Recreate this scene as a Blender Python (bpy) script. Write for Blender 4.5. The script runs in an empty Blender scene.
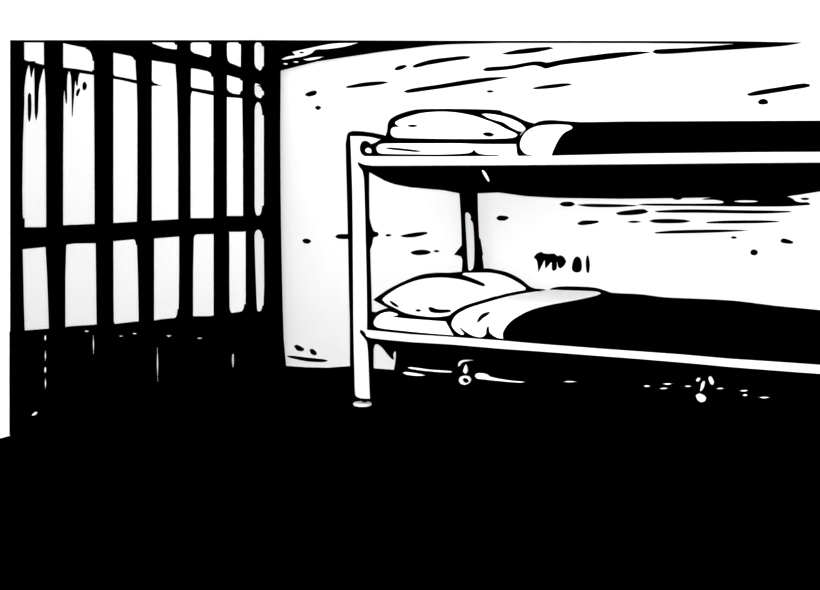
import bpy, math
from mathutils import Vector
from mathutils.geometry import delaunay_2d_cdt

# ------------------------------------------------------------------ camera frame
F = 1065.0                      # focal length in pixels of the 820 x 590 picture
CX, CY, HOR = 410.0, 295.0, 174.0
EYE = 1.15
TH = math.atan2(542.0, 1065.0)  # the camera looks this far left of the back wall's normal
CO, SI = math.cos(TH), math.sin(TH)
YF = 4.617                      # front plane of the bunk
YR = YF + 0.60                  # its rear side
YW = 5.34                       # back wall
XG = -3.69                      # barred front

def P(px, py, Y):               # point of the plane Y = const
    x = (px - CX) / F
    t = Y / (SI * x + CO)
    return Vector(((CO * x - SI) * t, Y, EYE + (HOR - py) / F * t))

def G(px, py, X):               # point of the plane X = const
    x = (px - CX) / F
    t = X / (CO * x - SI)
    return Vector((X, (SI * x + CO) * t, EYE + (HOR - py) / F * t))

def depth(v):
    return -SI * v.x + CO * v.y

S = bpy.context.scene
COL = S.collection

# ------------------------------------------------------------------ materials
def paint(name, rgb, bump=0.0, scale=40.0, rough=1.0):
    m = bpy.data.materials.new(name); m.use_nodes = True
    nt = m.node_tree; b = nt.nodes['Principled BSDF']
    b.inputs['Roughness'].default_value = rough
    b.inputs['Specular IOR Level'].default_value = 0.0
    tc = nt.nodes.new('ShaderNodeTexCoord')
    nz = nt.nodes.new('ShaderNodeTexNoise'); nz.inputs['Scale'].default_value = scale
    nz.inputs['Detail'].default_value = 4
    nt.links.new(tc.outputs['Object'], nz.inputs['Vector'])
    cr = nt.nodes.new('ShaderNodeValToRGB')
    cr.color_ramp.elements[0].color = (*[c * 0.97 for c in rgb], 1)
    cr.color_ramp.elements[1].color = (*rgb, 1)
    nt.links.new(nz.outputs['Fac'], cr.inputs['Fac'])
    nt.links.new(cr.outputs['Color'], b.inputs['Base Color'])
    if bump:
        bp = nt.nodes.new('ShaderNodeBump'); bp.inputs['Strength'].default_value = bump
        bp.inputs['Distance'].default_value = 0.002
        nt.links.new(nz.outputs['Fac'], bp.inputs['Height'])
        nt.links.new(bp.outputs['Normal'], b.inputs['Normal'])
    return m

PLASTER = paint('white_plaster', (.92, .92, .92), .05, 60)
LINEN = paint('white_linen', (.96, .96, .96), .05, 200)
ENAMEL = paint('white_enamel', (.72, .72, .72), 0)
INK = paint('black_enamel', (.00003, .00003, .00003), 0)
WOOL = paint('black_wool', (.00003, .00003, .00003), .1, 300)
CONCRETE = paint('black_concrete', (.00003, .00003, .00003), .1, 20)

# ------------------------------------------------------------------ outlines
def smooth(pts, n=4, corner=52):
    """closed outline -> rounded outline that keeps its sharp corners"""
    N = len(pts); pts = [Vector(p) for p in pts]; out = []
    def tang(i):
        a, b, c = pts[i - 1], pts[i], pts[(i + 1) % N]
        u, v = b - a, c - b
        if u.length < 1e-6 or v.length < 1e-6: return None
        if math.degrees(u.angle(v)) > corner: return None
        return (c - a).normalized()
    T = [tang(i) for i in range(N)]
    for i in range(N):
        a, b = pts[i], pts[(i + 1) % N]
        L = (b - a).length
        if L < 1e-6: continue
        d = (b - a) / L
        ta = T[i] or d; tb = T[(i + 1) % N] or d
        k = n if L > 1.5 else 2
        for j in range(k):
            s = j / k
            h00 = 2*s**3 - 3*s*s + 1; h10 = s**3 - 2*s*s + s
            h01 = -2*s**3 + 3*s*s; h11 = s**3 - s*s
            out.append(a*h00 + ta*(h10*L) + b*h01 + tb*(h11*L))
    return out

def Z(x0, y0, k, *pts):         # a traced outline, read at k-fold enlargement from (x0, y0)
    return [(x0 + a / k, y0 + b / k) for a, b in pts]

def grow(poly, d):
    """offset a closed outline outwards by d"""
    poly = [Vector(p) for p in poly]
    q = [poly[0]]
    for p in poly[1:]:
        if (p - q[-1]).length > 1e-3: q.append(p)
    if (q[0] - q[-1]).length < 1e-3: q.pop()
    n = len(q)
    ar = sum(q[i - 1].x * q[i].y - q[i].x * q[i - 1].y for i in range(n))
    sg = 1 if ar > 0 else -1
    out = []
    for i in range(n):
        a, b, c = q[i - 1], q[i], q[(i + 1) % n]
        u, v = (b - a).normalized(), (c - b).normalized()
        m = Vector((u.y + v.y, -(u.x + v.x))) * sg
        if m.length < .3: m = (u - v)
        if m.length < 1e-6: m = Vector((u.y, -u.x)) * sg
        out.append(b + m.normalized() * d)
    return out

def inside(p, poly):
    c = False; n = len(poly)
    for i in range(n):
        a, b = poly[i], poly[i - 1]
        if (a.y > p.y) != (b.y > p.y) and p.x < (b.x - a.x) * (p.y - a.y) / (b.y - a.y) + a.x:
            c = not c
    return c

def edge_dist(p, poly):
    best = 1e9; n = len(poly)
    for i in range(n):
        a, b = poly[i - 1], poly[i]
        d = b - a; q = d.dot(d)
        t = 0 if q < 1e-9 else max(0, min(1, (p - a).dot(d) / q))
        best = min(best, (p - a - d * t).length)
    return best

def fill(poly, step=None, holes=()):
    loops = [poly] + list(holes)
    vs, es = [], []
    for lp in loops:
        k = len(vs); n = len(lp)
        vs += [Vector(p) for p in lp]
        es += [(k + i, k + (i + 1) % n) for i in range(n)]
    nb = len(vs)
    if step:
        x0 = min(p.x for p in poly); x1 = max(p.x for p in poly)
        y0 = min(p.y for p in poly); y1 = max(p.y for p in poly)
        y = y0 + step / 2
        while y < y1:
            x = x0 + step / 2
            while x < x1:
                q = Vector((x, y))
                if inside(q, poly) and edge_dist(q, poly) > step * .4: vs.append(q)
                x += step
            y += step
    r = delaunay_2d_cdt(vs, es, [], 1 if not holes else 2, 1e-5)
    verts = r[0]; tris = []
    for f in r[2]:
        c = sum((verts[i] for i in f), Vector((0, 0))) / len(f)
        if not inside(c, poly): continue
        if any(inside(c, h) for h in holes): continue
        tris.append(tuple(f))
    return verts, tris

# ------------------------------------------------------------------ mesh builder
class MB:
    def __init__(self): self.v, self.f, self.m, self.mats = [], [], [], []
    def mi(self, mat):
        if mat not in self.mats: self.mats.append(mat)
        return self.mats.index(mat)
    def add(self, vs, fs, mat):
        k = len(self.v); i = self.mi(mat)
        self.v += [tuple(p) for p in vs]
        for f in fs: self.f.append(tuple(k + a for a in f)); self.m.append(i)
    def solid(self, poly, front, back, mat, step=None, holes=(), backmat=None):
        """closed solid: 2-D outline -> front(p) and back(front_point) positions"""
        vs, tr = fill(poly, step, holes)
        fr = [front(p.x, p.y) for p in vs]
        bk = [back(q) for q in fr]
        n = len(vs)
        cnt = {}
        for f in tr:
            for a, b in zip(f, f[1:] + f[:1]): cnt[(a, b)] = 1
        rim = [(a, b) for (a, b) in cnt if (b, a) not in cnt]
        self.add(fr + bk, list(tr) + [(b, a, a + n, b + n) for a, b in rim], mat)
        self.add(bk, [tuple(reversed(f)) for f in tr], backmat or mat)
    def box(self, lo, hi, mat):
        (a, b, c), (d, e, f) = lo, hi
        self.add([(a,b,c),(d,b,c),(d,e,c),(a,e,c),(a,b,f),(d,b,f),(d,e,f),(a,e,f)],
                 [(0,3,2,1),(4,5,6,7),(0,1,5,4),(1,2,6,5),(2,3,7,6),(3,0,4,7)], mat)
    def tube(self, pts, rad, mat, seg=12):
        pts = [Vector(p) for p in pts]; rings = []
        for i, p in enumerate(pts):
            d = (pts[min(i + 1, len(pts) - 1)] - pts[max(i - 1, 0)]).normalized()
            up = Vector((1, 0, 0)) if abs(d.x) < .9 else Vector((0, 0, 1))
            a = d.cross(up).normalized(); b = d.cross(a)
            rings.append([p + (a * math.cos(2*math.pi*j/seg) + b * math.sin(2*math.pi*j/seg)) * rad[i] for j in range(seg)])
        fs = []
        for i in range(len(rings) - 1):
            for j in range(seg):
                k = (j + 1) % seg
                fs.append((i*seg + j, i*seg + k, (i+1)*seg + k, (i+1)*seg + j))
        fs.append(tuple(reversed(range(seg)))); fs.append(tuple((len(rings)-1)*seg + j for j in range(seg)))
        self.add([v for r in rings for v in r], fs, mat)
    def build(self, name, parent=None, shade=False):
        me = bpy.data.meshes.new(name)
        off = parent.location if parent else Vector((0, 0, 0))
        p = parent
        off = Vector((0, 0, 0))
        while p is not None: off += p.location; p = p.parent
        me.from_pydata([Vector(q) - off for q in self.v], [], self.f)
        for m in self.mats: me.materials.append(m)
        for poly, i in zip(me.polygons, self.m): poly.material_index = i; poly.use_smooth = shade
        import bmesh
        bm = bmesh.new(); bm.from_mesh(me)
        bmesh.ops.remove_doubles(bm, verts=bm.verts, dist=1e-6)
        bmesh.ops.recalc_face_normals(bm, faces=bm.faces)
        bm.to_mesh(me); bm.free()
        o = bpy.data.objects.new(name, me); COL.objects.link(o)
        if parent: o.parent = parent
        return o

def shift(dy=0.0, dx=0.0, dz=0.0): return lambda q: q + Vector((dx, dy, dz))
def to_y(Y, s=1.0, c=None):     # push to the plane Y, shrinking about c = (x, z)
    def g(q):
        if c is None: return Vector((q.x, Y, q.z))
        return Vector((c[0] + (q.x - c[0]) * s, Y, c[1] + (q.z - c[1]) * s))
    return g
def onY(Y): return lambda x, y: P(x, y, Y)
def onX(X): return lambda x, y: G(x, y, X)

def thing(o, label, cat, group=None):
    o['label'] = label; o['category'] = cat
    if group: o['group'] = group
    return o
def empty(name, loc):
    o = bpy.data.objects.new(name, None); COL.objects.link(o); o.location = loc
    o.empty_display_size = .1
    return o
def struct(o, label=None):
    o['kind'] = 'structure'
    if label: o['label'] = label
    return o

# ================================================================== SETTING
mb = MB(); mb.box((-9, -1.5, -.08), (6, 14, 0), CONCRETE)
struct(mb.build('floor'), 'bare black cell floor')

# ---- back wall: white plaster with black chips, cracks and stains
STAINS = [
 Z(270,30,4.472,(340,253),(420,236),(500,231),(528,234),(490,243),(400,254),(345,258)),
 Z(270,30,4.472,(157,291),(165,282),(195,272),(207,274),(205,286),(175,296)),
 Z(270,30,4.472,(202,348),(212,340),(228,346),(215,356)),
 Z(270,30,4.472,(557,175),(570,164),(600,157),(612,161),(590,174),(565,179)),
 [(412.5,66.2),(418,63.6),(433,59.5),(450,57.5),(462,56.2),(470.2,56.4),(468,58.2),(450,60.9),(428,64.6),(415,67.4)],
 [(404,91.3),(413,88.6),(440,84.6),(470,79.6),(489.5,77.6),(508.8,77),(489.5,80.7),(450,86.8),(430,89.7),(407.5,92.6)],
 Z(440,30,4.04,(250,95),(330,78),(440,69),(458,74),(380,90),(280,98)),
 [(483.5,69.5),(487,67.6),(509,65.9),(531.6,61.9),(541.5,61.7),(547,62.7),(564,59.5),(608,53.5),(635,51.8),(651,52.2),(630,55.6),(600,60),(564,64.2),(551,67),(545,68.2),(541,66.6),(533,65),(512,68.8),(489,70.9),(484.5,70.6)],
 Z(440,30,4.04,(373,234),(440,222),(515,216),(533,221),(460,233),(385,238)),
 Z(440,30,4.04,(188,248),(202,244),(217,248),(202,252)),
 Z(630,30,4.216,(493,270),(540,256),(640,240),(730,226),(758,230),(755,238),(690,250),(580,268),(505,277)),
 Z(630,30,4.216,(540,303),(550,294),(565,291),(580,300),(578,310),(548,312)),
 Z(440,150,4.472,(535,242),(550,234),(590,234),(602,243),(585,251),(550,250)),
 [(577,204.8),(589,204.2),(619,204.6),(638,205.6),(619,206.8),(589,206.6)],
 Z(500,105,5.04,(585,545),(620,536),(720,526),(745,536),(735,543),(680,552),(600,553)),
 Z(440,150,4.472,(253,304),(265,295),(300,298),(306,304),(290,314),(262,313)),
 Z(440,150,4.472,(617,326),(640,317),(708,317),(705,324),(650,334),(620,333)),
 Z(690,180,6.308,(75,122),(110,116),(152,107),(160,90),(580,90),(580,104),(620,108),(650,122),(665,135),(700,142),(745,143),(757,156),(600,165),(300,165),(0,162),(-210,161),(-328,157),(-280,151),(0,151),(150,150),(200,148),(217,141),(205,132),(160,124)),
 Z(610,150,3.905,(245,190),(263,187),(282,189),(265,194)),
 Z(690,180,6.308,(697,118),(720,113),(750,116),(745,123),(715,124)),
 Z(610,150,3.905,(175,238),(300,233),(500,236),(690,239),(710,242),(600,247),(350,244),(190,243)),
 Z(610,150,3.905,(68,281),(90,277),(120,280),(95,284)),
 Z(610,150,3.905,(153,277),(180,271),(280,272),(315,278),(280,284),(180,284)),
 Z(610,150,3.905,(375,282),(450,277),(600,276),(665,279),(600,284),(450,286),(385,285)),
 Z(610,150,3.905,(175,322),(250,315),(420,312),(540,314),(420,321),(250,325),(180,325)),
 Z(610,150,3.905,(472,341),(483,338),(495,342),(483,346)),
 Z(690,180,6.308,(574,382),(585,371),(615,376),(650,390),(645,399),(605,399),(578,392)),
 Z(610,150,3.905,(549,400),(555,391),(570,391),(576,400),(570,409),(555,409)),
 Z(270,200,6.146,(200,248),(215,239),(240,244),(251,254),(235,266),(210,262)),
 Z(270,200,6.146,(403,226),(415,214),(440,211),(500,211),(500,237),(440,238),(415,234)),
 Z(360,215,8.08,(207,163),(225,156),(252,162),(235,171),(215,170)),
 Z(360,215,8.08,(70,0),(82,60),(100,115),(118,137),(138,140),(147,155),(135,172),(112,178),(102,195),(94,240),(70,300)),
 Z(360,215,8.08,(328,168),(400,152),(470,142),(538,140),(540,150),(480,168),(420,178),(350,176)),
 Z(360,215,8.08,(411,304),(430,293),(490,283),(545,288),(571,301),(545,314),(480,322),(430,316)),
 Z(360,215,8.08,(595,292),(615,285),(640,292),(620,300)),
 Z(270,320,5.786,(140,152),(155,145),(195,165),(190,177),(160,175)),
 Z(270,320,5.786,(230,172),(245,169),(268,190),(262,202),(240,195)),
 Z(270,320,5.786,(98,209),(130,209),(220,220),(310,229),(332,236),(310,242),(220,238),(120,218)),
]
mb = MB()
mb.box((XG - .1, YW, 0), (4.2, YW + .12, 3.0), PLASTER)
for s in STAINS:
    mb.solid(grow(smooth(s, 4, 82), .35), onY(YW - .002), shift(.003), INK)
sl = Z(690,180,6.308,(276,134),(320,129),(400,130),(430,134),(400,139),(320,140))
mb.solid(smooth(sl), onY(YW - .004), shift(.001), PLASTER)
wall = struct(mb.build('wall_back'), 'white plaster back wall with black chips and cracks')

SCRAWL = [
 Z(520,235,8.944,(125,200),(150,170),(190,152),(210,165),(250,170),(300,168),(320,178),(332,192),(360,184),(390,200),(411,240),(390,275),(360,298),(345,285),(334,240),(327,238),(325,300),(305,320),(288,310),(285,243),(276,243),(228,298),(223,225),(216,225),(165,328),(160,270),(150,225)),
 Z(520,235,8.944,(467,285),(478,230),(495,202),(513,195),(535,208),(549,255),(547,310),(528,330),(490,330),(470,312)),
 Z(520,235,8.944,(590,250),(596,200),(604,183),(612,200),(622,265),(615,328),(606,340),(597,325)),
]
for s in SCRAWL:
    mb = MB(); mb.solid(grow(smooth(s), .3), onY(YW - .002), shift(.003), INK)
    o = mb.build('scrawl_mark', wall); o['label'] = 'black scrawled letter on white wall'

# dark dirty skirting with an uneven upper edge
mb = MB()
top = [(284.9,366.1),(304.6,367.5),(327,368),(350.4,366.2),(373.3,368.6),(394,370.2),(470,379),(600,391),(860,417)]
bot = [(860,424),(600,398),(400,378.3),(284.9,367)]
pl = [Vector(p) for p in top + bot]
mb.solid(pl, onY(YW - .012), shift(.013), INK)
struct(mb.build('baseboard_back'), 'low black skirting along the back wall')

# wedge standing for the black ceiling above the back wall, with white scuffs
mb = MB()
wedge = [(266,40),(440,40.6),(640,40.8),(739,41.1),(801,42.3),(739,43.7),(640,42.7),(500,42.6),(450,43.9),(431,45.2),(377,51.9),(314.7,61.3),(279.6,70.3),(266,74)]
mb.solid([Vector(p) for p in wedge], onY(YW - .02), shift(.021), INK)
stroke = [(652.5,51.8),(656,49.7),(689,48),(739,44),(770,42.6),(800.8,42.3),(782,45.4),(739,48.5),(701,50.9),(672.7,53),(656,53.2)]
mb.solid(grow(smooth(stroke), .3), onY(YW - .02), shift(.021), INK)
for z in [
 Z(270,30,4.472,(50,130),(75,118),(112,113),(98,98),(130,90),(200,75),(280,60),(395,57),(340,74),(250,87),(205,89),(185,105),(150,118),(100,127),(60,134)),
 Z(270,30,4.472,(145,132),(190,122),(242,118),(215,130),(170,137)),
 Z(270,30,4.472,(57,150),(68,147),(82,150),(78,156),(65,156)),
 Z(270,30,4.472,(100,142),(115,139),(130,141),(125,146),(110,146))]:
    mb.solid(grow(smooth(z), -.3), onY(YW - .022), shift(.001), PLASTER)
mb.solid(smooth(Z(270,30,4.472,(128,101),(142,96),(154,101),(142,105))), onY(YW - .024), shift(.001), INK)
struct(mb.build('ceiling_stand_in'), 'black wedge standing for the dark ceiling at the top of the back wall')

# ---- left side: white lintel and pier around the barred front
mb = MB()
a = [G(x, 40, XG) for x in (10, 60, 120, 180, 240, 266)]
v0 = [Vector((XG, 1.0, 0)), Vector((XG, a[0].y, 0))] + a + [Vector((XG, YW, a[-1].z)), Vector((XG, YW, 3.0)), Vector((XG, 1.0, 3.0))]
n = len(v0)
flat = [Vector((p.y, p.z)) for p in v0]
mb.solid(flat, lambda x, y: Vector((XG, x, y)), shift(0, -.05), PLASTER)
struct(mb.build('wall_left'), 'white wall above and beside the cell bars')

# corridor wall seen through the bars, with dark runs of damp
XC = XG - 1.4
mb = MB(); mb.box((XC - .1, 1.0, 0), (XC, 13.5, 3.2), PLASTER)
for s in [
 Z(10,36,8.08,(60,190),(123,195),(150,232),(133,290),(120,380),(112,480),(107,600),(60,600)),
 Z(10,36,8.08,(148,205),(205,205),(196,246),(180,300),(173,335),(167,290),(160,235)),
 Z(0,30,5.367,(187,193),(192,182),(250,195),(243,206),(232,208),(222,245),(210,300),(205,380),(203,440),(195,482),(189,440),(188,300)),
 Z(0,30,5.367,(152,410),(153,350),(160,338),(166,350),(168,420),(164,470),(158,492),(153,470)),
 Z(10,36,8.08,(418,262),(470,262),(474,282),(464,320),(460,400),(461,500),(457,548),(450,500),(441,395),(434,470),(420,560)),
 Z(10,36,8.08,(484,265),(580,280),(565,298),(553,330),(546,400),(540,398),(531,338),(522,400),(514,520),(507,600),(504,650),(503,520),(498,340),(488,288)),
 Z(10,36,8.08,(590,400),(597,375),(607,371),(620,400),(612,428),(600,437),(592,425)),
 Z(10,36,8.08,(536,478),(545,440),(563,422),(563,445),(548,485)),
]:
    mb.solid(grow(smooth(s), .25), onX(XC + .003), shift(0, -.004), INK)
struct(mb.build('wall_outer'), 'white corridor wall behind the bars')

# ================================================================== CELL GRILLE
base = G(137, 300, XG); gr = empty('cell_grille', (XG, base.y, 0))
thing(gr, 'black iron cell bars with cross rails and solid kick panel on the left', 'cell bars')

BARS = [
 [(40,10,23.9),(60,10,23.9),(104,10,24.0),(140,10,22.7),(190,10,22),(215,10,22.4),(228,10,24),(249,10,22.4),(300,10,23.4),(333,10,24.4)],
 [(40,44.3,62.8),(64,44.5,62.8),(75,45.3,63.3),(100,46.2,63.2),(160,46.5,62.8),(227,46.6,62.8),(246,46,65.8),(275,47.5,65),(331,49.4,65)],
 [(40,93.4,113.1),(55,94.2,113.1),(75,94.2,113.1),(140,94.7,113.1),(224,94.9,113.1),(243,96,113.1),(300,96.6,113.3),(327,97,113.6)],
 [(40,135.4,152),(65,135.7,151.8),(85,136.9,151.7),(110,137.5,151.7),(190,137.5,151.7),(221,137,151.7),(238,137,154),(280,138.2,154),(325,138.9,154)],
 [(40,177,190.7),(50,176.9,190.7),(64,175.4,191),(85,176.8,190.9),(120,177.8,190.6),(170,178.2,190.6),(218,178.2,190.6),(236,179.2,193.8),(270,179.2,193.1),(321,178.6,193)],
 [(40,211.1,226.9),(57,210.9,227.2),(74,213,227.2),(95,213.4,227),(150,213.4,227),(217,213.4,227),(234,213.6,229.4),(280,213.6,229.4),(318,213.6,229.6)],
 [(40,240.8,254.5),(66,240.7,254.7),(80,242.4,254.7),(98,242.1,254.8),(150,242.8,254.7),(216,243,254.7),(231,245.5,254.4),(260,245.6,255.2),(295,245.6,256.4),(314,245.5,257.3)],
]
for k, b in enumerate(BARS):
    mb = MB(); pts = []; rad = []
    for y, l, r in b:
        if y == 40: y = 41.4
        c = G((l + r) / 2, y, XG); pts.append(c); rad.append((r - l) / 2 / F * depth(c))
    # the bars run on a little into lintel and kick panel
    mb.tube(pts, rad, INK, 16)
    mb.build('bar', gr, True)

def fillets(mb, lst):
    for x, y, dx, dy in lst:
        e = .8
        ox, oy = x - math.copysign(e, dx), y - math.copysign(e, dy)
        arc = []
        for j in range(7):
            a = j / 6 * math.pi / 2
            arc.append(Vector((x + dx - dx * math.sin(a), y + dy - dy * math.cos(a))))
        # arc runs from (x+dx, y) to (x, y+dy)
        arc = [Vector((x + dx * (1 - math.sin(j/6*math.pi/2)), y + dy * (1 - math.cos(j/6*math.pi/2)))) for j in range(7)]
        pl = [Vector((ox, oy)), Vector((x + dx, oy))] + arc + [Vector((ox, y + dy))]
        mb.solid(pl, onX(XG), shift(0, -.012), INK)

# upper beam, tilted
mb = MB()
up = [(10,40),(75,40),(90,40),(113,40),(140,40),(150,42),(154,43.8),(164,47.8),(173.5,49.2),(178,49),(191,52.3),(200,54.6),(211,58),(228,62),(241,67),(256,69.5),(266,71.5)]
dn = [(266,86.5),(255,82),(243,79),(227,74.5),(213,72),(200,69.3),(191,67.8),(176,64),(152,60),(134,56.3),(113,52.2),(94,49),(75,45.2),(63,42.6),(44,42.3),(10,42.3)]
mb.solid([Vector(p) for p in up + dn], onX(XG), shift(0, -.012), INK)
fillets(mb, [(62.8,43,2,2.5),(94.4,48.8,-7,12),(113.1,52,2.2,2.2),(135.7,56.5,-3,3.5),
 (190.7,52.2,3,-4),(211,58,-2,-2),(190.9,67.8,2.5,2.2),(213.2,71.8,-3.5,5),(227.2,62,2.5,-7),(242.3,78.6,-1.5,2),
 (254.6,69.2,4,-7),(263.8,71.2,-3.5,-5),(254.7,82,3.5,4),(263.8,86,-4.5,5)])
mb.build('beam', gr)
mb = MB()
mb.solid([Vector(p) for p in [(10,40),(266,40),(266,42.4),(10,42.4)]], onX(XG), shift(0, -.012), INK)
fillets(mb, [(190.7,42.3,3,3),(210.9,42.3,-2,2),(227,42.3,2.5,2.5),(240.7,42.3,-2,2),(254.5,42.3,3.5,4),(263.7,42.3,-3.5,4),(176.9,42.3,-2.5,2.5)])
mb.build('header_rail', gr)
# middle cross rail
mb = MB()
mid = [(10,227.2,249.3),(24,227.2,249.2),(46,227.2,246.9),(63,225.3,245),(75,224.8,243.5),(95,223.9,243.3),(113,223.1,241.3),(137,221.7,239.1),(152,220.6,238.8),(178,219.3,236.6),(191,218.1,234.4),(213,218.1,234.2),(227,215.9,231.9),(243,215.9,231.8),(255,215.7,229.6),(266,215.5,229.5)]
mb.solid([Vector((x, t)) for x, t, b in mid] + [Vector((x, b)) for x, t, b in reversed(mid)], onX(XG), shift(0, -.012), INK)
fillets(mb, [(65.8,243.9,4,3),(137.8,239.2,-3,6),(193.8,234.4,3.5,4.5),(254.7,215.6,3,-10),(263.7,215.6,-3.5,-10),(254.5,229.6,4,7),(264.2,229.6,-4.5,9),(24,227.2,-1,-9)])
mb.build('cross_rail', gr)
# thin upper rod, broken between the fourth and fifth bar
def strip(rows):
    return [Vector((x, t)) for x, t, b in rows] + [Vector((x, b)) for x, t, b in reversed(rows)]
mb = MB()
mb.solid(strip([(10,56,60),(24,60,64),(44.6,65,68.5),(62.8,67.3,70.5),(75,68.7,72),(94,71.6,74.8),(113,75.6,78.4),(124,77.6,80.3),(136,80,83.2),(152,83.5,85.9),(161.8,85.2,85.6)]), onX(XG), shift(0, -.01), INK)
fillets(mb, [(24,60.4,2,-3.5),(94.4,71.8,-3,-2),(113.2,75.8,2,-4),(151.8,83.8,6,-5),(62.8,67.6,1.5,-1.5),(77,72.2,4,2.5)])
mb.build('rod', gr)
mb = MB()
mb.solid(strip([(180,84.5,87.5),(192,87.6,90.7),(213.5,91,95.2),(227,92.6,96.9),(242.4,94.8,98.3),(255,97.4,101.8),(266,98.8,102.6)]), onX(XG), shift(0, -.01), INK)
fillets(mb, [(190.6,87.6,2,-3),(190.6,90.5,3,10),(227,92.6,5,-6),(242.3,94.8,-3,-4),(254.8,97.4,4,-5),(263.7,98.6,-3,-3.5),(254.8,101.8,4,9),(263.8,102.3,-4,13)])
mb.build('rod', gr)
# kick panel with bright scratches and white dots painted as rivet highlights
mb = MB()
kt = [(10,331.5),(24.4,331.3),(49.4,329.3),(65,328.2),(75,326.6),(97,325.2),(115,324.9),(139,321.9),(154,321.5),(165,319.6),(178,318.3),(193,316.5),(213.6,316.4),(230,314.2),(245,311.8),(257,311.7),(266,311.5)]
mb.solid([Vector(p) for p in kt] + [Vector((266,371.5)), Vector((10,435))], onX(XG + .004), shift(0, -.03), INK)
fillets(mb, [(113.1,324.6,3,-10),(179.2,318.1,-2.8,-9),(229.5,314,4.5,-8),(245.9,312,-4.2,-8),(257,311.6,2.2,-3.5),(263.9,311.6,-3,-6),(97,325.4,-2,-1)])
for s in [
 Z(0,320,5.367,(238,95),(241,82),(246,82),(249,95),(246,110),(241,110)),
 Z(0,320,5.367,(240,192),(244,163),(248,192),(244,223)),
 Z(0,320,5.367,(237,268),(241,253),(247,253),(249,268),(246,283),(241,283)),
 Z(0,320,5.367,(240,340),(244,310),(249,340),(244,371)),
 Z(0,320,5.367,(498,130),(501,80),(506,130),(502,186)),
 Z(0,320,5.367,(450,60),(465,55),(482,60),(465,65)),
 Z(0,320,5.367,(634,83),(665,83),(650,91)),
 Z(0,320,5.367,(708,73),(722,68),(740,73),(722,78)),
 Z(0,320,5.367,(168,512),(185,495),(200,493),(200,502),(180,515)),
 Z(140,320,5.367,(139,81),(172,81),(155,92)),
 Z(140,320,5.367,(302,98),(320,93),(340,98),(320,102)),
 Z(140,320,5.367,(90,235),(94,145),(99,235),(95,332)),
 Z(140,320,5.367,(493,218),(497,182),(504,183),(504,245),(498,257)),
]:
    mb.solid(grow(smooth(s, 4, 100), -.3), onX(XG + .006), shift(0, -.001), ENAMEL)
mb.build('kick_panel', gr)['label'] = 'solid black kick panel with white scratches and painted rivet highlights'
# corner post
mb = MB()
ep = [(263.8,40.3),(279.2,40.3),(279.5,70),(279.1,130),(279.4,190),(280.1,240),(281.3,300),(282.5,340),(284.9,367),(284.9,372),(263,372),(263.2,311),(264.2,285),(263.7,240),(263.8,100)]
mb.solid([Vector(p) for p in ep], onY(YW - .06), shift(.058, -.03), INK)
mb.build('corner_post', gr)

# ================================================================== BUNK BED
foot = P(362, 405, YF); bed = empty('bunk_bed', (foot.x, foot.y, 0))
thing(bed, 'white metal bunk bed with two bunks standing against the back wall', 'bunk bed')
rail_b = lambda x: 329.4 + (x - 369) * .0771      # lower rail's top edge in the picture

# front post
outer = [(346,143.9),(347.4,135),(349,132.4),(353.4,131.2),(362,131.6),(372.8,133.1),(384,135.4),(388,138.6),(380,143),(372,149),(370,157),(369.2,165),(368.9,176),(368.9,200),(369.6,240),(370.8,280),(371.6,310),(372.6,335),(373.3,348),(373.3,372),(370.2,399.5),(369.8,400.8),(357.5,400.8),(355,397),(353,380),(350.4,372),(350.1,320),(349.4,296),(348.4,240),(347.4,200),(346.6,170)]
white = [(350.1,136),(356,135.9),(362,136),(371,136.9),(380.6,139.3),(375.8,142.4),(371,144.3),(368.3,142),(365.4,141),(362.5,141.8),(360.4,145),(360,149),(361,152.5),(362.5,154.6),(364,155.5),(366,157),(362,162.6),(358,162),(357.8,163.4),(359.4,166.8),(362.4,170.7),(364,180),(364.8,200),(365.8,240),(366.9,290),(367.1,329),(366.5,335.8),(365,333.4),(362.4,330.5),(360.4,330.3),(359.9,331.6),(361,334),(364.6,338.4),(366.8,342),(367.8,349),(368.6,363),(369.9,398.9),(364,398.8),(360,398.3),(356.5,396.8),(355,394.5),(354.2,372),(353.2,330),(352.9,290),(352.2,200),(351.2,165)]
mb = MB(); c = P(359, 260, YF)
def post_back(q): return Vector((q.x - (.020 if q.x > c.x + .0 else -.005), YF + .025, q.z))
mb.solid(grow(outer, .4), onY(YF - .010), post_back, INK)  # black outline; its right edge paints the post's shaded side face
mb.solid(grow(smooth(white, 3), -.3), onY(YF - .013), shift(.002), ENAMEL)
mb.solid(smooth(Z(340,120,6.708,(168,205),(178,190),(195,188),(210,203),(208,220),(193,221),(178,217))), onY(YF - .012), shift(.001), ENAMEL)
mb.build('post', bed)['label'] = 'white front post with black edges'
# its round foot
mb = MB(); r = .0445; pts = [foot + Vector((0.002, .0, z)) for z in (0, .003, .009, .011)]
mb.tube(pts, [r, r * 1.03, r * 1.03, r * .93], ENAMEL, 32)
fp = mb.build('foot_pad', bed, False); fp['label'] = 'round white foot'
mb = MB(); mb.tube([foot + Vector((0, .026, .008)), foot + Vector((0, .020, .03))], [.012, .012], INK, 20)
mb.build('foot_stem', bed)

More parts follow.
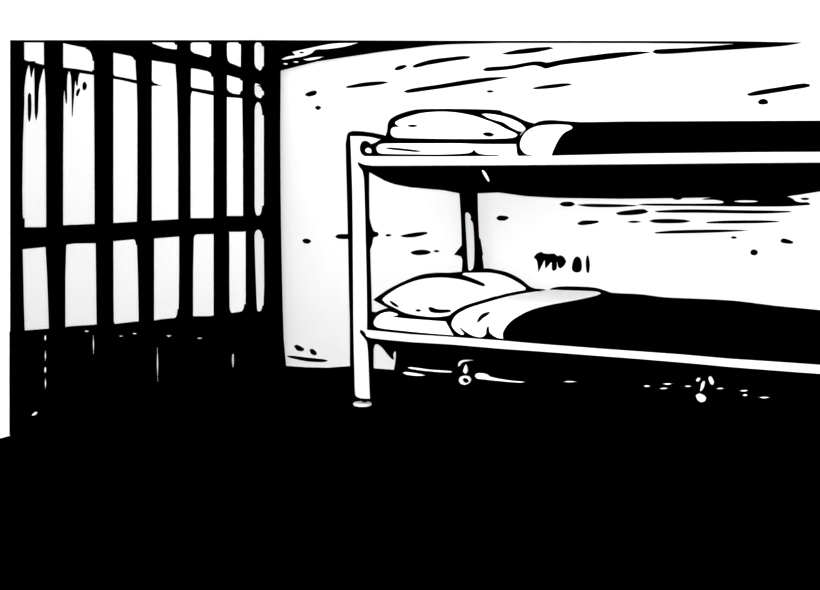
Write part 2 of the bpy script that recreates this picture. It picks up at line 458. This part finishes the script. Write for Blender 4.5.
# rails along the front
mb = MB()
mb.solid([Vector(p) for p in [(358.5,156),(372,156.3),(440,156.5),(500,156.1),(552,155.7),(640,153.6),(760,152.2),(860,151.8),(860,162),(760,162.6),(640,163.8),(500,165),(440,165.3),(372,165.6),(364,164.6),(358.5,162.2)]], onY(YF - .016), shift(.04, 0, -.003), ENAMEL)
mb.build('upper_rail', bed)
mb = MB()
rt = [(364.5,329.7),(369,330.1),(410,334.3),(449.4,336.8),(503,340.7),(540,344),(610,349.4),(680,354.4),(729.4,358.8),(770,361.4),(810,364.2),(860,368)]
rb = [(860,376.8),(810,373),(770,370),(729.4,366.8),(696,363.6),(640,358.9),(540,351.3),(503,348.8),(449.4,344.2),(410,341.9),(381,339.2),(371,337.9),(366.3,336.2)]
mb.solid([Vector(p) for p in rt + rb], onY(YF - .016), shift(.04, 0, -.008), ENAMEL)
mb.build('lower_rail', bed)

# rear post against the wall
mb = MB()
rp = Z(440,150,4.472,(80,120),(86,190),(93,300),(96,380),(97,445),(94,460),(80,466),(62,469),(80,472),(94,477),(100,492),(99,520),(95,560),(190,560),(196,524),(185,521),(177,512),(174,500),(178,488),(193,469),(184,458),(179,440),(175,380),(171,300),(168,190),(168,120))
mb.solid([Vector(p) for p in rp], onY(YR + .03), to_y(YR + .07, .5, (P(470, 225, YR).x, P(470, 225, YR).z)), INK)
mb.solid(smooth(Z(440,150,4.472,(113,290),(118,279),(130,284),(138,300),(136,312),(146,325),(152,400),(153,470),(148,528),(135,540),(127,533),(120,420))), onY(YR + .027), shift(.001), ENAMEL)
a = P(468, 268, YR + .05)
mb.box((a.x - .03, YR + .035, 0), (a.x + .03, YR + .065, a.z), INK)
mb.build('post', bed)['label'] = 'rear post with black edges against wall'

# right-hand posts and rear rails (past the frame, for the bed to stand on)
xr = P(856, 160, YF).x
for y0 in (YF - .01, YR + .0):
    mb = MB(); mb.box((xr, y0, 0), (xr + .05, y0 + .035, 1.36), ENAMEL); mb.build('post', bed)
xl = P(372, 160, YF).x + .1
for z0 in (.30, 1.175):
    mb = MB(); mb.box((xl + .35, YR - .005, z0), (xr, YR + .025, z0 + .04), ENAMEL); mb.build('rear_rail', bed)

# slanting end rail running back from the front post
mb = MB(); p0 = P(351, 133.8, YF)
mb.tube([p0, Vector((p0.x + .03, YF + .5, P(395, 141.5, YF + .5).z))], [.011, .011], INK, 10)
mb.build('end_rail', bed)

# black bodies added under both bunks to model the shade there
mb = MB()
shade_body = [(366,163.2),(500,163),(860,160),(860,186),(810,192.3),(781.6,196.9),(714,197.1),(671,197.9),(620,198.5),(556,197.6),(525,195.8),(505,193),(489,191),(477.6,191.8),(468,193.4),(459,193),(444,190),(410,187),(395,184.1),(384.7,180.4),(369.8,172.2)]
mb.solid(grow(shade_body, .35), onY(YF + .02), to_y(YR - .02), WOOL)
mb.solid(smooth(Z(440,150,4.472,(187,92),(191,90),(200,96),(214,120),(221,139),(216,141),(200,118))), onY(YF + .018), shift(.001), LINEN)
mb.build('underside_shade', bed)['label'] = 'black underside of upper bunk shaped as its shadow'
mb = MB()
shade_body = [(372,336),(450,341),(540,348),(680,358),(860,373),(860,433),(640,408),(470,388.5),(397,375.5),(396.6,352),(384,344.5),(376,341)]
mb.solid([Vector(p) for p in shade_body], onY(YF + .024), to_y(YR - .02), WOOL)
shade_edge = [(370,336),(450,341),(450,386),(396,375.5),(394,370),(395,364),(395.8,357),(395.8,351.9),(395.2,351.4),(394.3,351.6),(393,354.5),(393.6,359.4),(392.6,359.6),(390.5,358),(387.5,354.3),(382,347.6),(378,344.4),(375.6,344.2),(374.4,345.4),(373.4,349),(370,349)]
mb.solid([Vector(p) for p in shade_edge], onY(YF + .02), shift(.004), WOOL)
for s in [
 Z(370,340,5.044,(186,139),(210,136),(300,148),(400,155),(418,160),(400,165),(300,159),(210,147)),
 Z(370,340,5.044,(163,165),(180,160),(250,170),(283,178),(250,182),(185,176)),
 Z(370,340,5.044,(528,182),(535,170),(560,166),(590,172),(610,185),(700,202),(785,211),(760,216),(640,207),(580,200),(540,195)),
 Z(500,260,4.472,(278,544),(310,540),(348,544),(310,548)),
 Z(640,280,4.472,(12,474),(30,470),(50,475),(30,479)),
 Z(640,280,4.472,(97,465),(120,461),(149,464),(125,469)),
 Z(640,280,4.472,(83,485),(105,481),(130,484),(105,489)),
 Z(640,280,4.472,(196,475),(215,471),(234,475),(215,479)),
 Z(640,280,4.472,(338,485),(360,481),(378,485),(358,489)),
 Z(640,280,4.472,(442,495),(465,491),(487,494),(465,500)),
 Z(640,280,4.472,(456,515),(470,510),(484,515),(470,520)),
 Z(640,280,4.472,(527,525),(555,521),(586,525),(555,530)),
]:
    mb.solid(grow(smooth(s), -.3), onY(YF + .018), shift(.001), LINEN)
mb.build('underside_shade', bed)['label'] = 'black body standing for the shade under lower bunk, with white scuffs'

# hooks and rings hanging from the lower bunk
def hook(shapes, ring=None, hole=None):
    mb = MB()
    for s in shapes: mb.solid(grow(smooth(s), -.3), onY(YF + .008), shift(.012), ENAMEL)
    o = mb.build('hook', bed); o['label'] = 'white hook hanging under lower rail'
    mb = MB()
    mb.solid(grow(smooth(ring), -.3), onY(YF + .008), shift(.012), ENAMEL, holes=[grow(smooth(hole), .5)] if hole else ())
    mb.build('ring', o)
hook([Z(370,340,5.044,(443,132),(446,115),(460,103),(490,100),(518,103),(480,110),(462,117),(450,133)),
      Z(370,340,5.044,(468,160),(475,135),(482,123),(488,140),(490,160),(480,172))],
     Z(370,340,5.044,(446,203),(454,187),(475,180),(498,186),(508,203),(498,220),(475,227),(455,220)),
     Z(370,340,5.044,(466,202),(474,193),(488,196),(497,209),(485,217),(473,213)))
hook([Z(640,280,4.472,(249,450),(255,438),(268,438),(268,448),(258,457)),
      Z(640,280,4.472,(305,440),(310,430),(320,435),(330,460),(325,470),(315,465)),
      Z(640,280,4.472,(268,495),(275,460),(285,450),(290,460),(283,485),(273,498))],
     Z(640,280,4.472,(249,515),(262,508),(285,517),(296,530),(290,543),(272,547),(255,535)))

# ================================================================== BEDDING
def ss(t): t = max(0., min(1., t)); return t * t * (3 - 2 * t)
def lerp(x, tab):
    if x <= tab[0][0]: return tab[0][1]
    for (a, p), (b, q) in zip(tab, tab[1:]):
        if x <= b: return p + (q - p) * (x - a) / (b - a)
    return tab[-1][1]
# depth of the bed clothes: they hang down at the front, then run back over the mattress
LOW_TOP = [(370,281),(450,283),(550,288),(640,294.6),(740,301.8),(810,309.6),(860,314)]
def low_y(x, y):
    yb = rail_b(x); t = (yb - y) / (yb - lerp(x, LOW_TOP))
    return YF + .004 + .52 * max(0., min(1., (t - .3) / .7)) ** 1.35
UP_TOP = [(370,121),(860,121)]
def up_y(x, y):
    t = (155.5 - y) / 34.5
    return YF + .004 + .5 * ss((t - .72) / .32) ** 1.5

# ---- mattresses
def mattress(name, body, inlays, label, marks=()):
    mb = MB()
    mb.solid([Vector(p) for p in body], onY(YF + .032), lambda q: Vector((q.x, YR - .03, q.z - (.09 if .41 < q.z < .8 else 0))), INK, backmat=LINEN)
    for s in inlays: mb.solid(grow(smooth(s), -.35), onY(YF + .029), shift(.002), LINEN)
    for s in marks: mb.solid(grow(smooth(s), .4), onY(YF + .027), shift(.001), INK)
    o = mb.build(name)
    return thing(o, label, 'mattress', 'mattresses of the bunk bed')
up_body = Z(340,120,6.708,(134,195),(136,165),(150,147),(168,140),(190,147),(206,163),(240,152),(275,131),(305,128),(805,128)) + [(516,139),(850,143),(850,154),(640,155),(500,157),(372,157),(364,155.6),(361,152)]
bl = P(430, 156, YF + .032)
mattress('mattress', up_body, [
 Z(340,120,6.708,(242,195),(245,180),(262,163),(290,156),(330,155),(600,155),(805,155)) + [(480,143.8),(516.6,143.9),(517,152),(518.5,156.5),(498.6,156.5),(498.6,155.3),(485,154.8),(477,153),(474.2,150),(471.5,152.2),(466,153.6),(440,154.7),(410,154.5),(385,154),(378.5,153)]],
 'thin white mattress on the upper bunk under the pillow',
 [Z(340,120,6.708,(305,189),(345,187),(400,191),(480,200),(545,210),(500,212),(430,205),(350,197))])
lo_body = [(366.5,330.2),(367,313),(371,311.5),(373.4,313.4),(379.4,310.4),(387,308),(394,312),(410,316),(440,318),(470,322),(540,326),(680,338),(850,353),(850,366.5),(680,354.5),(540,344.2),(449.4,337)]
mattress('mattress', lo_body, [
 Z(360,250,6.708,(89,490),(95,468),(115,442),(150,421),(200,413),(245,425),(256,434),(250,440),(217,447),(300,457),(400,465),(575,478),(627,573),(500,564),(300,545),(130,525),(100,512))],
 'thin white mattress on the lower bunk under the pillow')

# ---- pillows
def pillow(name, body, inlays, marks, fy, back, label, bul=.05, w=14.):
    body = grow(smooth(body), .3)
    def yy(x, y, off=0.0):
        d = edge_dist(Vector((x, y)), body) if inside(Vector((x, y)), body) else 0.
        u = min(1., d / w)
        return fy(x, y) - bul * math.sqrt(max(0., 1 - (1 - u) ** 2)) - off
    mb = MB()
    cx = sum(p.x for p in body) / len(body); cy = sum(p.y for p in body) / len(body)
    q0 = P(cx, cy, fy(cx, cy))
    bk = lambda q: Vector((q0.x + (q.x - q0.x) * .72, q.y + back * (.35 + .65 * max(0, 1 - ((q.x - q0.x) / .4) ** 2)), q.z - (q.z - q0.z) * .25))
    mb.solid(body, lambda x, y: P(x, y, yy(x, y)), bk, INK, 4.0, backmat=LINEN)
    for s in inlays: mb.solid(grow(smooth(s), -.35), lambda x, y: P(x, y, yy(x, y, .011)), shift(.002), LINEN, 4.0)
    for s in marks: mb.solid(grow(smooth(s), .4), lambda x, y: P(x, y, yy(x, y, .017)), shift(.001), INK, 3.0)
    o = mb.build(name, None, False)
    return thing(o, label, 'pillow', 'pillows of the bunk bed')

K = 4.824
pillow('pillow',
 Z(370,95,K,(55,232),(74,200),(84,170),(88,135),(105,112),(150,90),(210,73),(250,69),(420,68),(560,71),(625,75),(640,83),(690,98),(740,122),(765,131),(800,140),(740,172),(725,190),(716,237)),
 [Z(370,95,K,(99,185),(102,163),(115,154),(140,153),(122,140),(121,130),(140,118),(190,101),(250,86),(340,79),(420,84),(500,99),(560,119),(610,138),(660,164),(700,182),(713,193),(700,204),(650,211),(400,213),(150,208),(112,202)),
  Z(370,95,K,(537,92),(560,89),(620,96),(680,113),(730,138),(754,165),(745,176),(720,176),(680,158),(640,133),(600,122),(570,112))],
 [Z(370,95,K,(180,148),(205,144),(229,148),(205,153)), Z(370,95,K,(545,188),(555,182),(580,182),(597,190),(585,198),(560,196))],
 lambda x, y: YF + .10 + .16 * ss((143 - y) / 36), .30,
 'small white pillow with dark outline lying on the upper bunk', .04)

K = 4.472
pillow('pillow',
 Z(360,260,K,(60,178),(95,153),(130,130),(200,95),(270,68),(340,58),(400,58),(455,53),(480,52),(530,48),(560,38),(600,43),(660,57),(720,88),(760,120),(790,130),(830,132),(800,139),(740,147),(660,165),(560,197),(500,213),(460,232),(415,262),(392,276),(380,272),(300,268),(240,262),(190,245),(120,211)),
 [Z(360,260,K,(98,178),(105,168),(130,148),(180,118),(260,88),(350,77),(430,83),(480,94),(550,117),(559,114),(552,105),(500,82),(456,66),(462,57),(540,55),(600,58),(660,75),(715,105),(743,126),(738,136),(700,142),(640,155),(560,180),(490,203),(440,230),(400,248),(340,256),(270,251),(200,237),(150,213),(115,195))],
 [Z(360,260,K,(132,184),(145,188),(168,204),(170,211),(150,202)), Z(360,260,K,(248,226),(260,221),(273,226),(260,230)),
  Z(360,260,K,(306,215),(315,211),(345,221),(403,223),(404,231),(360,236),(318,231))],
 lambda x, y: YF + .075 + .32 * max(0., min(1., (326 - y) / 58)) + .12 * ss((x - 440) / 60), .16,
 'large white pillow with dark outline lying on the lower bunk', .02, 18.)

# ---- blankets with the sheet turned down over them
def blanket(body, fold, holes, fy, label, foldlabel):
    mb = MB(); body = grow(smooth(body, 3), .25)
    mb.solid(body, lambda x, y: P(x, y, fy(x, y)), shift(.016), WOOL, 4.0)
    o = mb.build('blanket')
    thing(o, label, 'blanket', 'blankets of the bunk bed')
    mb = MB()
    mb.solid(grow(smooth(fold), -.3), lambda x, y: P(x, y, fy(x, y) - .004 - .06 * ss((fy(x, y) - YF) / .3)), shift(.003), LINEN, 3.0)
    for h in holes: mb.solid(grow(smooth(h), .3), lambda x, y: P(x, y, fy(x, y) - .008 - .06 * ss((fy(x, y) - YF) / .3)), shift(.001), INK, 4.0)
    mb.build('turned_down_sheet', o)['label'] = foldlabel

blanket([(516.4,143),(520,136.5),(526,129),(531,125),(535,123.4),(540,121.4),(549.6,120.2),(560,120.8),(580,122.2),(620,121.7),(700,121.3),(809,120.8),(855,120.6),(855,153),(640,156),(552,156.4),(522,157.0),(518.8,155),(517.3,151)],
 Z(500,105,5.04,(100,205),(105,175),(125,140),(160,115),(200,103),(270,97),(340,99),(362,107),(365,115),(358,123),(325,140),(300,168),(280,205),(262,248),(262,262),(160,262),(160,254),(130,248),(110,230)),
 [], up_y, 'black blanket covering the upper bunk with a curved white sheet edge', 'white sheet turned down over the blanket')
blanket([(446,321),(449,316),(455,311),(462,307),(470,304),(485,299.5),(503,294.2),(520,291),(531,289.3),(540.5,289.6),(543,291.4),(549,291.4),(551,288.6),(560,287),(575,287),(590,287.7),(598,289),(606,291.7),(611,293.3),(640,294.8),(662,297.7),(684.7,298.8),(711.6,299.9),(738,301.7),(774,306.2),(810,309.7),(855,314.4),(855,368),(680,355),(540,344.5),(455.5,337.6),(450.5,328)],
 [(451.4,325),(452.2,320.5),(456,315),(461,311.5),(469.6,307.4),(485,302.6),(503,297.4),(521,293.6),(540,290.6),(549,289.6),(567,290.1),(590,290.8),(598.4,291.8),(601.3,293.7),(596,296),(578,300),(547,305.8),(530,310.6),(515,318.5),(508,324.6),(503.8,331),(502.8,334),(503.2,338.8),(498,338.2),(494,336.3),(489.5,332.5),(488.8,329),(488.8,326.8),(487.6,326.6),(486.4,329.4),(486,333.6),(484,336.3),(480,337.4),(472,335.6),(465,331.5),(459.4,327),(461.2,330),(464,333.5),(463.6,334.8),(461,334.8),(456,331.7),(452.4,327.5)],
 [Z(360,260,4.472,(524,280),(530,262),(545,244),(562,236),(581,233),(570,245),(548,260),(532,275))],
 low_y, 'black blanket covering the lower bunk with a wide white turned-down sheet', 'wide white sheet turned down and creased')

# ================================================================== LIGHT, CAMERA
w = bpy.data.worlds.new('daylight'); S.world = w; w.use_nodes = True
bg = w.node_tree.nodes['Background']; bg.inputs['Color'].default_value = (1, 1, 1, 1)
bg.inputs['Strength'].default_value = 1.5
# fill light added at the camera to brighten the whites evenly
lp = bpy.data.lights.new('camera_fill_light', 'POINT'); lp.energy = 1000; lp.shadow_soft_size = .05
lo = bpy.data.objects.new('camera_fill_light', lp); COL.objects.link(lo); lo.location = (0, 0, EYE)
# unseen fill light added over the corridor to brighten its wall
st = bpy.data.lights.new('corridor_fill_light', 'AREA'); st.energy = 90; st.shape = 'RECTANGLE'
st.size = 12; st.size_y = .3
sto = bpy.data.objects.new('corridor_fill_light', st); COL.objects.link(sto)
sto.location = (XG - .35, 8.0, 3.3)
d = Vector((XC, 8.0, 1.2)) - sto.location
sto.rotation_euler = (0, 0, 0)
sto.rotation_euler = d.to_track_quat('-Z', 'X').to_euler()

cam = bpy.data.cameras.new('camera'); co = bpy.data.objects.new('camera', cam); COL.objects.link(co)
co.location = (0, 0, EYE); co.rotation_euler = (math.pi / 2, 0, TH)
cam.sensor_width = 36; cam.sensor_fit = 'HORIZONTAL'; cam.lens = F * 36 / 820
cam.shift_y = -(CY - HOR) / 820
S.camera = co
S.view_settings.view_transform = 'Standard'; S.view_settings.look = 'None'
S.view_settings.exposure = 0; S.view_settings.gamma = 1; S.view_settings.use_curve_mapping = False
